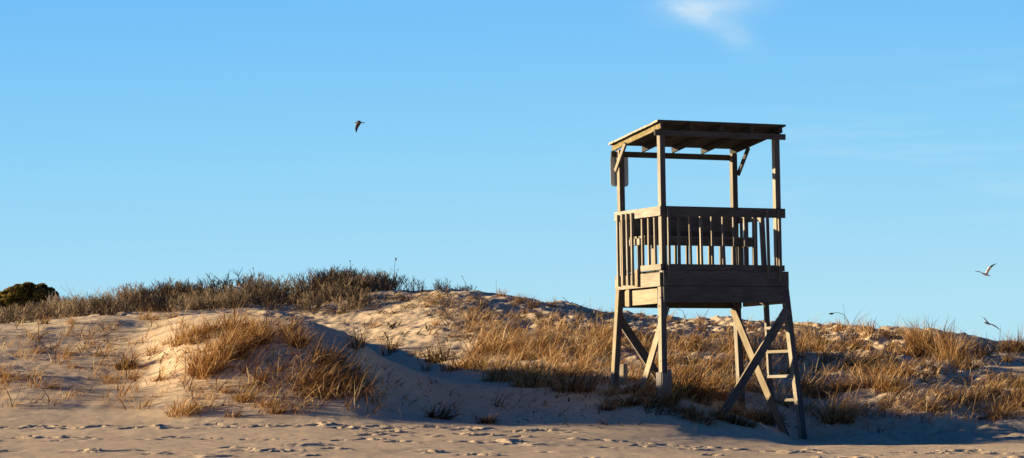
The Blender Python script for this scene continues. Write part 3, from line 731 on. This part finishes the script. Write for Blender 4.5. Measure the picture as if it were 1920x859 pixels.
for u in (-.058, W+PT+.02):
    board("knee_brace", (u, 1.21, 3.84), (u, .90, 4.23), .065, .036, Vv_, None if u < 0 else M_WOOD_SHADE)  # right brace takes the wood with shade painted in
# posts
def zc(u, v): return rz(v)-.003 if v > .5 else 4.35
for (u, v, zt) in ((PT/2, PT/2, 4.35), (PT/2, VD+PT/2, 4.165), (W+PT/2, PT/2, 4.35), (W+PT/2, VD+PT/2, 4.165)):
    board("post", (u, v, 1.86), (u, v, zt), PT, PT, U, jit=.001)
# sign plate on the rear left post
bm = bmesh.new(); vs = []; sw, shh, rad = .155, .233, .05
for cx_, cz_, a0 in ((sw-rad, shh-rad, 0), (-sw+rad, shh-rad, 90), (-sw+rad, -shh+rad, 180), (sw-rad, -shh+rad, 270)):
    for k in range(6):
        a = R(a0+k*18); vs.append(bm.verts.new((cx_+rad*math.cos(a), 0, cz_+rad*math.sin(a))))
f = bm.faces.new(vs); ext = bmesh.ops.extrude_face_region(bm, geom=[f])
for v in ext['geom']:
    if isinstance(v, bmesh.types.BMVert): v.co.y += .005
for zz in (-.15, .15):
    bmesh.ops.create_uvsphere(bm, u_segments=8, v_segments=6, radius=.008, matrix=Matrix.Translation((.10, -.002, zz)))
bmesh.ops.recalc_face_normals(bm, faces=bm.faces)
me = bpy.data.meshes.new("sign_plate"); bm.to_mesh(me); bm.free(); me.materials.append(M_SIGN)
so = link(bpy.data.objects.new("sign_plate", me), tower); so.location = (.075, VD+PT+.045, 3.855-ZL)
so["label"] = "blank grey back of a round cornered metal sign on the rear left post"

# rails
board("top_rail", (-.02, -.02, 3.165), (2.13, -.02, 3.165), .14, .038, K, M_WOOD_SHADE, bow=.003)
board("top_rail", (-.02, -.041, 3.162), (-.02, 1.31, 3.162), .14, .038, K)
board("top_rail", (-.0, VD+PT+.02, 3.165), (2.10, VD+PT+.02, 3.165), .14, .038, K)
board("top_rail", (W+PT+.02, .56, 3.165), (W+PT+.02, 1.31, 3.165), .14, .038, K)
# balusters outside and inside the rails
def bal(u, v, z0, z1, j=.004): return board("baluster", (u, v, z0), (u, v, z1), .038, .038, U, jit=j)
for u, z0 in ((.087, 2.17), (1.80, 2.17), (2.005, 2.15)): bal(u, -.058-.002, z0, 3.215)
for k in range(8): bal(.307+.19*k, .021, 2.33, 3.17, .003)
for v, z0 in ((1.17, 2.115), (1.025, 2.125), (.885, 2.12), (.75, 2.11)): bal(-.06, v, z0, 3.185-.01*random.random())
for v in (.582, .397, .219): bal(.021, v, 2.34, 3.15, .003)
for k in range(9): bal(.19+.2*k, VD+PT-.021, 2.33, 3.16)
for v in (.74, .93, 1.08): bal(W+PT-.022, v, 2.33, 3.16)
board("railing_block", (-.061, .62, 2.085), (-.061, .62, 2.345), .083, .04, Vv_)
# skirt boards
board("skirt_board", (.045, -.02, 2.345), (2.10, -.02, 2.345), .088, .036, K, M_WOOD_SHADE)
board("skirt_board", (.0, -.022, 2.186), (2.165, -.022, 2.186), .222, .038, K, M_WOOD_SHADE, bow=.002)
board("skirt_board", (.0, -.020, 1.950), (2.165, -.020, 1.950), .240, .038, K, M_WOOD_SHADE)
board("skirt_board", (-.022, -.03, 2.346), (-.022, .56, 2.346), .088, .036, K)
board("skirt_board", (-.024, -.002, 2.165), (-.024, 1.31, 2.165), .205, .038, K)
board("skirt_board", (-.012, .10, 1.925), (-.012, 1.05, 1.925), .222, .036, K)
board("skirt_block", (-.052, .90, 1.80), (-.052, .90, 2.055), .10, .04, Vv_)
board("skirt_board", (.0, VD+PT+.02, 1.92), (2.165, VD+PT+.02, 1.92), .235, .038, K, M_WOOD_DEEP_SHADE)
board("skirt_board", (.0, VD+PT+.02, 2.17), (2.165, VD+PT+.02, 2.17), .235, .038, K, M_WOOD_DEEP_SHADE)
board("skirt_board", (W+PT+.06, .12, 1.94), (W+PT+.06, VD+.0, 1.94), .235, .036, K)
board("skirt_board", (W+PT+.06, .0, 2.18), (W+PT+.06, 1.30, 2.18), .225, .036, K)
# deck
bm = bmesh.new()
for k in range(9):
    res = bmesh.ops.create_cube(bm, size=1)
    for v in res['verts']: v.co = Vector((1.04+v.co.x*2.03, .052+.143*k+.01+v.co.y*.134, 2.285+v.co.z*.034-ZL))
me = bpy.data.meshes.new("deck"); bm.to_mesh(me); bm.free(); me.materials.append(M_WOOD_DEEP_SHADE); link(bpy.data.objects.new("deck", me), tower)
for v in (.30, .64, .98): board("joist", (.02, v, 2.17), (2.06, v, 2.17), .185, .038, K, M_WOOD_DEEP_SHADE)
# bench with backrest
bench = bpy.data.objects.new("bench", None); bench.location = (0, 0, 0); link(bench, tower)
for k in range(3): board("seat_plank", (.06, .66+.15*k, 2.826), (2.0, .66+.15*k, 2.826), .14, .034, Vv_, parent=bench)
board("seat_apron", (.06, .61, 2.755), (2.0, .61, 2.755), .105, .036, K, parent=bench)
board("seat_end", (.055, .63, 2.757), (.055, 1.05, 2.757), .10, .036, K, parent=bench)
board("seat_end", (1.99, .63, 2.757), (1.99, 1.05, 2.757), .10, .036, K, parent=bench)
for z in (2.893, 2.993, 3.093, 3.193): board("backrest_plank", (.10, 1.06+(z-3)*.15, z), (1.92, 1.06+(z-3)*.15, z), .101, .034, K, M_WOOD_MOSS if z > 2.95 else M_WOOD_DEEP_SHADE, parent=bench)  # lowest plank darkened in colour for the shade behind the seat
for u in (.28, 1.75):
    board("bench_leg", (u, 1.11, 2.30), (u, 1.155, 3.17), .085, .036, Vv_, parent=bench)
    board("bench_leg", (u, .70, 2.30), (u, .70, 2.80), .085, .036, Vv_, parent=bench)

# splayed legs, sister boards, braces
SU, SV = .060, .092
LEG = {}
def leg(name, u, v, su, sv, ztop, zbot, wu=.09, wv_=.10):
    h = ztop-zbot
    o = board(name, (u, v, ztop), (u+su*h, v+sv*h, zbot), wu, wv_, U); return o
leg("leg", .025, .062, -SU, -SV, 2.06, .30)
leg("leg", -.012, VD+.03, -SU, SV*.5, 2.06, .32)
leg("leg", W+PT+.038, .050, SU, -SV, 2.28, -.42)
leg("leg", W+.04, VD+.04, SU, SV*.5, 2.20, .05)
# boxed foot of the front left leg
fx, fv = .025-SU*1.45, .062-SV*1.45
sis = bpy.data.objects.new("leg_boxing", None); link(sis, tower)
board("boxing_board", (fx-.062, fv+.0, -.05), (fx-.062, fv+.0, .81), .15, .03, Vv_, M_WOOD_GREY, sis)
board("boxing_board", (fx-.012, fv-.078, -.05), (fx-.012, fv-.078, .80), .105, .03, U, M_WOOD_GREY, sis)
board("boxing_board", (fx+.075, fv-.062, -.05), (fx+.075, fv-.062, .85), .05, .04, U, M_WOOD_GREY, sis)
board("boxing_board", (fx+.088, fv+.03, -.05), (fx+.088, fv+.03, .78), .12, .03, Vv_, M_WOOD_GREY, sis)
# braces
board("cross_brace", (2.12, -.048, 1.735), (.62, -.24, -.10), .135, .036, K)
board("cross_brace", (.0, VD+.10, 1.66), (.95, VD+.14, .42), .135, .036, K)
board("cross_brace", (.078, .02, 1.78), (.012, .80, .34), .135, .036, Vv_)
board("cross_brace", (W+.0, 1.27, 1.80), (W+.12, .0, -.22), .135, .036, K)
# ladder on the right side
lad = bpy.data.objects.new("ladder", None); link(lad, tower)
board("stringer", (W+PT-.03, .50, 3.235), (W+PT+.10, .50, -.15), .058, .07, Vv_, parent=lad)
for z in (1.47, 1.115, .745, .39):
    uu = W+PT-.03+.13*(3.235-z)/3.235
    board("rung", (uu-.045, .50, z), (W+PT+.03+.06*(2.28-z), .09-.092*(2.28-z), z), .046, .036, K, parent=lad)
# bolt heads
for (u, v, z) in ((-.07, VD+.02, 1.75), (-.06, .06, 1.62), (-.05, .03, 1.9), (-.05, .05, 1.78)):
    bm = bmesh.new(); bmesh.ops.create_cone(bm, cap_ends=True, segments=6, radius1=.011, radius2=.010, depth=.012, matrix=Matrix.Rotation(R(90), 4, 'Y'))
    me = bpy.data.meshes.new("bolt_head"); bm.to_mesh(me); bm.free(); me.materials.append(M_STEEL)
    o = link(bpy.data.objects.new("bolt_head", me), tower); o.location = (u, v, z-ZL)

for u, z in [(u_, z_) for u_ in (.06, .10, .72, 1.38, 2.04, 2.10) for z_ in (1.90, 2.0, 2.13, 2.24)] + [(.08, 2.345), (2.04, 2.345), (.05, 3.20), (.05, 3.13), (2.03, 3.2), (2.03, 3.13)]:
    bm = bmesh.new(); bmesh.ops.create_cone(bm, cap_ends=True, segments=6, radius1=.009, radius2=.008, depth=.005, matrix=Matrix.Rotation(R(90), 4, 'X'))
    me = bpy.data.meshes.new("nail_head"); bm.to_mesh(me); bm.free(); me.materials.append(M_BARK)
    o = link(bpy.data.objects.new("nail_head", me), tower); o.location = (u+random.uniform(-.012, .012), -.0425, z+random.uniform(-.012, .012)-ZL)
# short cut post beside the rear left leg
sx, sd = (1167-CX)/F*47.7, 47.7; sg = float(ground(sx, sd))
top = CZ+(HY-683)/F*sd
me = box_mesh("wooden_post", top-sg+.35, .12, .095, M_WOOD, .008)
so = bpy.data.objects.new("wooden_post", me); link(so); so.rotation_mode = 'QUATERNION'
so.rotation_quaternion = Matrix.Rotation(R(50), 4, 'Z').to_quaternion() @ Quaternion((0, 1, 0), R(-89)); so.location = (sx, sd, (top+sg-.35)/2)
tag(so, "short sawn off wooden post in the grass beside the tower's rear left leg", "post")

# ------------------------------------------------------------------ gulls
def gull(label, D, origin, body, wings, mats, bodymat):
    """body: (px, py, radius px, depth px) stations; wings: stations (leading px,py, trailing px,py, depth px, material slot)"""
    k = D/F; base = at(origin[0], origin[1], D)
    def w(px, py, dep=0): return Vector(((px-origin[0])*k, dep*k, (origin[1]-py)*k))
    bm = bmesh.new(); rings = []
    n = len(body)
    for i, (px, py, r, dep, mi) in enumerate(body):
        c = w(px, py, dep); nx_ = w(*body[min(i+1, n-1)][:2], body[min(i+1, n-1)][3])-w(*body[max(i-1, 0)][:2], body[max(i-1, 0)][3])
        nx_.normalize(); a = nx_.cross(Vector((0, 0, 1))).normalized(); b = nx_.cross(a)
        flat = .45 if i >= n-2 else 1
        rings.append([bm.verts.new(c+(a*math.cos(t)*(1.5 if i >= n-2 else 1)+b*math.sin(t)*flat)*r*k) for t in [2*math.pi*s/10 for s in range(10)]])
    for i in range(n-1):
        for s in range(10):
            f = bm.faces.new((rings[i][s], rings[i][(s+1) % 10], rings[i+1][(s+1) % 10], rings[i+1][s])); f.material_index = body[i][4]; f.smooth = True
    bm.faces.new(rings[0]); bm.faces.new(rings[-1][::-1])
    for wing in wings:
        secs = []
        for (lx, ly, tx, ty, dep, mi, th) in wing:
            l = w(lx, ly, dep); t_ = w(tx, ty, dep+2.0); mid = l.lerp(t_, .32); nrm = Vector((0, -1, .3)).normalized()*th*k
            secs.append([bm.verts.new(l), bm.verts.new(mid+nrm), bm.verts.new(t_), bm.verts.new(mid-nrm*.3)])
        for i in range(len(secs)-1):
            for s in range(4):
                f = bm.faces.new((secs[i][s], secs[i][(s+1) % 4], secs[i+1][(s+1) % 4], secs[i+1][s])); f.material_index = wing[i+1][5]; f.smooth = True
        bm.faces.new(secs[0]); bm.faces.new(secs[-1][::-1])
    bmesh.ops.recalc_face_normals(bm, faces=bm.faces)
    me = bpy.data.meshes.new("gull"); bm.to_mesh(me); bm.free()
    for m in mats: me.materials.append(m)
    o = link(bpy.data.objects.new("gull", me)); o.location = base
    return tag(o, label, "gull")
GM = [M_G_WHITE, M_G_GREY, M_G_BLACK, M_G_BROWN, M_G_BILL]
gull("dark gull banking with wings hanging down high in the sky left of the tower", 110, (672, 230),
     [(662.6, 230.4, .25, -3, 4), (664.8, 229.8, .7, -3, 4), (665.6, 229.4, 1.2, -2.6, 0), (667.4, 228.8, 1.7, -2, 0), (669.5, 228.6, 2.2, -1, 3), (672.5, 228.6, 2.4, 0, 3), (675, 228.7, 1.6, 1, 2), (677, 228.7, 1.0, 1.5, 2), (680, 228.8, 1.3, 2, 2), (683, 229.0, 1.5, 2.4, 2)],
     [[(667.5, 229.5, 675.5, 230, -1, 3, .5), (665.6, 234, 673, 234.5, -3, 3, .5), (664.8, 239, 670.2, 239.5, -4, 3, .4), (665.4, 244, 668.6, 244, -4.5, 2, .3), (666.2, 248.2, 666.9, 248.2, -5, 2, .15)],
      [(668.5, 228.5, 675, 228, 1, 2, .5), (667.5, 225.8, 675, 224.8, 6, 2, .5), (666.6, 224.2, 672, 223.6, 12, 2, .3), (666.0, 224.3, 667, 224, 16, 2, .15)]], GM, 0)
gull("white bellied gull with raised wings flying above the right crest", 120, (1850, 508),
     [(1839.6, 513.2, .25, -3, 4), (1841.4, 513.4, .6, -3, 0), (1842.6, 513.6, 1.3, -2.5, 0), (1844.6, 514.0, 1.7, -2, 0), (1847.5, 514.8, 2.5, -1, 0), (1850.5, 515.4, 2.6, 0, 0), (1853, 516.2, 1.9, 1, 0), (1854.8, 516.8, 1.2, 1.5, 2), (1856.2, 517, 1.0, 2, 2), (1857.8, 516.9, 1.1, 2.4, 2)],
     [[(1847.0, 513.2, 1852.3, 514.2, -1, 1, .7), (1844, 511.6, 1847.2, 513.0, 2, 2, .5), (1839.6, 509.4, 1842, 511.2, 6, 2, .4), (1835.5, 508.2, 1837, 509.8, 9, 2, .3), (1831, 508.6, 1831.6, 509.1, 12, 2, .15)],
      [(1848.2, 512.6, 1853.2, 513.6, -1, 2, .7), (1850.0, 508.4, 1855.0, 510, -4, 0, .5), (1852.0, 502.8, 1857.6, 505.2, -7, 0, .4), (1855.2, 500.2, 1859.6, 502.0, -9, 0, .4), (1861, 497.2, 1863.4, 498.6, -10, 2, .3), (1868.0, 494.2, 1868.4, 494.8, -11, 2, .15)]], GM, 0)
low = gull("slender grey gull with spread wings skimming the right crest beside the grass", 105, (1856, 606),
     [(1845.8, 605.4, .2, -3, 4), (1847.4, 605.5, .5, -3, 1), (1848.6, 605.8, 1.0, -2.5, 1), (1851, 606.4, 1.4, -1, 1), (1854, 607.2, 1.6, 0, 1), (1857, 608, 1.1, 1, 1), (1859, 608.4, .8, 1.6, 2), (1860.6, 608.8, .9, 2, 2)],
     [[(1851.5, 606.2, 1856, 606.8, 0, 1, .5), (1849.6, 602, 1852.6, 602.4, 4, 1, .5), (1847.2, 598, 1849.6, 598.2, 7, 1, .45), (1840.8, 593.8, 1841.6, 594.2, 11, 1, .25)],
      [(1853, 607.5, 1857.6, 607.4, 0, 1, .5), (1858.6, 609.8, 1861.0, 608.2, -3, 1, .5), (1864.5, 613.0, 1866, 611.6, -6, 1, .45), (1872, 618.6, 1872.4, 618.2, -9, 1, .25)]], GM, 0)

low.scale = (1.25, 1.25, 1.25)
# ------------------------------------------------------------------ small beach things
def scrap(px, py, s, label):
    p = spot(px, py); bm = bmesh.new(); bmesh.ops.create_grid(bm, x_segments=5, y_segments=5, size=s)
    for v in bm.verts: v.co.z = s*.5*math.sin(v.co.x/s*2.2+.7)*math.cos(v.co.y/s*2)+random.uniform(0, s*.25); v.co = Matrix.Rotation(R(65), 3, 'X') @ v.co
    me = bpy.data.meshes.new("plastic_scrap"); bm.to_mesh(me); bm.free(); me.materials.append(M_SCRAP)
    o = link(bpy.data.objects.new("plastic_scrap", me)); o.location = p+Vector((0, 0, s*.6)); tag(o, label, "litter")
scrap(457, 737, .022, "crumpled white scrap on the front dune below the tall grass")
Vs, Fs = [], []
for k in range(900):
    px = random.uniform(-20, 1940); py = random.uniform(822 if px < 1300 else 832, 866)
    d = random.uniform(36.3, 42.5 if px < 1300 else 42.5); x = (px-CX)/F*d; z = float(ground(x, d)); r = random.choice([.005, .006, .007, .009, .013])*random.uniform(.8, 1.3)
    if px < 900 and random.random() < .6: continue
    o = len(Vs); a = random.uniform(0, 6.28)
    for s in range(6):
        th = a+s*math.pi/3; Vs.append((x+r*math.cos(th)*random.uniform(.7, 1.2), d+r*math.sin(th)*random.uniform(.7, 1.2), z-.002))
    Vs.append((x+r*.2, d, z+r*random.uniform(.5, .9)))
    for s in range(6): Fs.append((o+s, o+(s+1) % 6, o+6))
me = bpy.data.meshes.new("shell_fragments"); me.from_pydata(Vs, [], Fs); me.materials.append(M_SHELL)
tag(link(bpy.data.objects.new("shell_fragments", me)), "broken shells and pebbles scattered over the beach sand", "shells", kind="stuff")

# ------------------------------------------------------------------ world, sun, camera
world = bpy.data.worlds.new("World"); scene.world = world; world.use_nodes = True
nt = world.node_tree; nt.nodes.clear(); N, L = nt.nodes, nt.links
out = N.new("ShaderNodeOutputWorld"); bg = N.new("ShaderNodeBackground"); L.new(bg.outputs[0], out.inputs[0])
sky = N.new("ShaderNodeTexSky"); sky.sky_type = 'NISHITA'; sky.sun_disc = False
sky.sun_elevation = R(SUN_EL); sky.sun_rotation = R(-(90-SUN_BACK)); sky.air_density = 1.0; sky.dust_density = .3; sky.ozone_density = 2.5
tc = N.new("ShaderNodeTexCoord"); sep = N.new("ShaderNodeSeparateXYZ"); L.new(tc.outputs["Generated"], sep.inputs[0])
X_, Y_, Z_ = sep.outputs
mn = lambda op, a, b=None, c=None: math_node(nt, op, a, b, c)
el = mn('DIVIDE', Z_, mn('MAXIMUM', Y_, .05)); az = mn('DIVIDE', X_, mn('MAXIMUM', Y_, .05))
band = ramp(nt, mn('MULTIPLY', mn('ADD', el, mn('MULTIPLY', az, -.03)), 4.0),
            [(0.0, (.50, .80, .90)), (.14, (.445, .765, .90)), (.24, (.365, .70, .925)), (.34, (.295, .662, .935)), (.44, (.232, .598, .94)), (.58, (.170, .515, .935)), (1.0, (.07, .21, .50))])
# wisp of cloud
def gauss(cx, cy, sx, sy, ang):
    u = mn('SUBTRACT', az, (cx-CX)/F); v = mn('SUBTRACT', el, (HY-cy)/F)
    ca, sa = math.cos(ang), math.sin(ang)
    a = mn('DIVIDE', mn('ADD', mn('MULTIPLY', u, ca), mn('MULTIPLY', v, sa)), sx/F); b = mn('DIVIDE', mn('ADD', mn('MULTIPLY', u, -sa), mn('MULTIPLY', v, ca)), sy/F)
    return mn('EXPONENT', mn('MULTIPLY', mn('ADD', mn('MULTIPLY', a, a), mn('MULTIPLY', b, b)), -1.0))
g = mn('ADD', mn('ADD', mn('MULTIPLY', gauss(1338, 2, 90, 30, .12), .68), mn('MULTIPLY', gauss(1335, 36, 74, 20, -.52), .42)), mn('ADD', mn('MULTIPLY', gauss(1385, 66, 26, 26, -.3), .20), mn('MULTIPLY', gauss(1290, 16, 44, 16, -.5), .34)))
mp = N.new("ShaderNodeMapping"); mp.inputs["Rotation"].default_value = (0, .5, 0); mp.inputs["Scale"].default_value = (60, 60, 170); L.new(tc.outputs["Generated"], mp.inputs[0])
cn = noise(nt, mp.outputs[0], 1.6, 6, .6)
cl = mn('MULTIPLY', g, mn('ADD', mn('MULTIPLY', cn, 1.0), .12)); cl = mn('MINIMUM', mn('MAXIMUM', cl, 0), .85)
mp2 = N.new("ShaderNodeMapping"); mp2.inputs["Rotation"].default_value = (0, .12, 0); mp2.inputs["Scale"].default_value = (14, 14, 110); L.new(tc.outputs["Generated"], mp2.inputs[0])
veil = mn('MULTIPLY', mn('MAXIMUM', mn('SUBTRACT', noise(nt, mp2.outputs[0], 1.3, 5, .55), .48), 0), mn('MULTIPLY', gauss(1750, 290, 480, 130, .1), .9))
band = mixc(nt, mn('ADD', cl, veil), band, (.74, .86, .93))
# the bright band belongs to the lower sky ahead; overhead and behind, the Nishita sky
fwd = mn('MULTIPLY', ramp(nt, Y_, [(.15, (0, 0, 0)), (.75, (1, 1, 1))]), ramp(nt, Z_, [(.14, (1, 1, 1)), (.30, (0, 0, 0))]))
nis = N.new("ShaderNodeVectorMath"); nis.operation = 'SCALE'; L.new(mixc(nt, 1.0, sky.outputs[0], (.38, 1.2, 2.5), 'MULTIPLY'), nis.inputs[0]); nis.inputs["Scale"].default_value = .035
fin = mixc(nt, fwd, nis.outputs[0], band)
L.new(fin, bg.inputs[0]); bg.inputs[1].default_value = 1.0

sl = bpy.data.lights.new("sun", 'SUN'); sl.energy = 11.0; sl.angle = R(.6); sl.color = (1.0, .775, .49)
so = link(bpy.data.objects.new("sun", sl))
e, b_ = R(SUN_EL), R(SUN_BACK)
to_sun = Vector((-math.cos(e)*math.cos(b_), math.cos(e)*math.sin(b_), math.sin(e)))
so.rotation_mode = 'QUATERNION'; so.rotation_quaternion = to_sun.to_track_quat('Z', 'Y'); so.location = (-30, 50, 12)

cam = bpy.data.cameras.new("camera"); cam.sensor_width = 36; cam.lens = 36*F/1920
cam.clip_start = .5; cam.clip_end = 20000
co = link(bpy.data.objects.new("camera", cam)); co.location = (0, 0, CZ)
pitch = math.atan((HY-429.5)/F)
co.rotation_euler = (R(90)+pitch, 0, 0)
scene.camera = co
scene.view_settings.view_transform = 'Standard'; scene.view_settings.look = 'None'; scene.view_settings.exposure = 0
scene.render.resolution_x, scene.render.resolution_y = 1024, 458
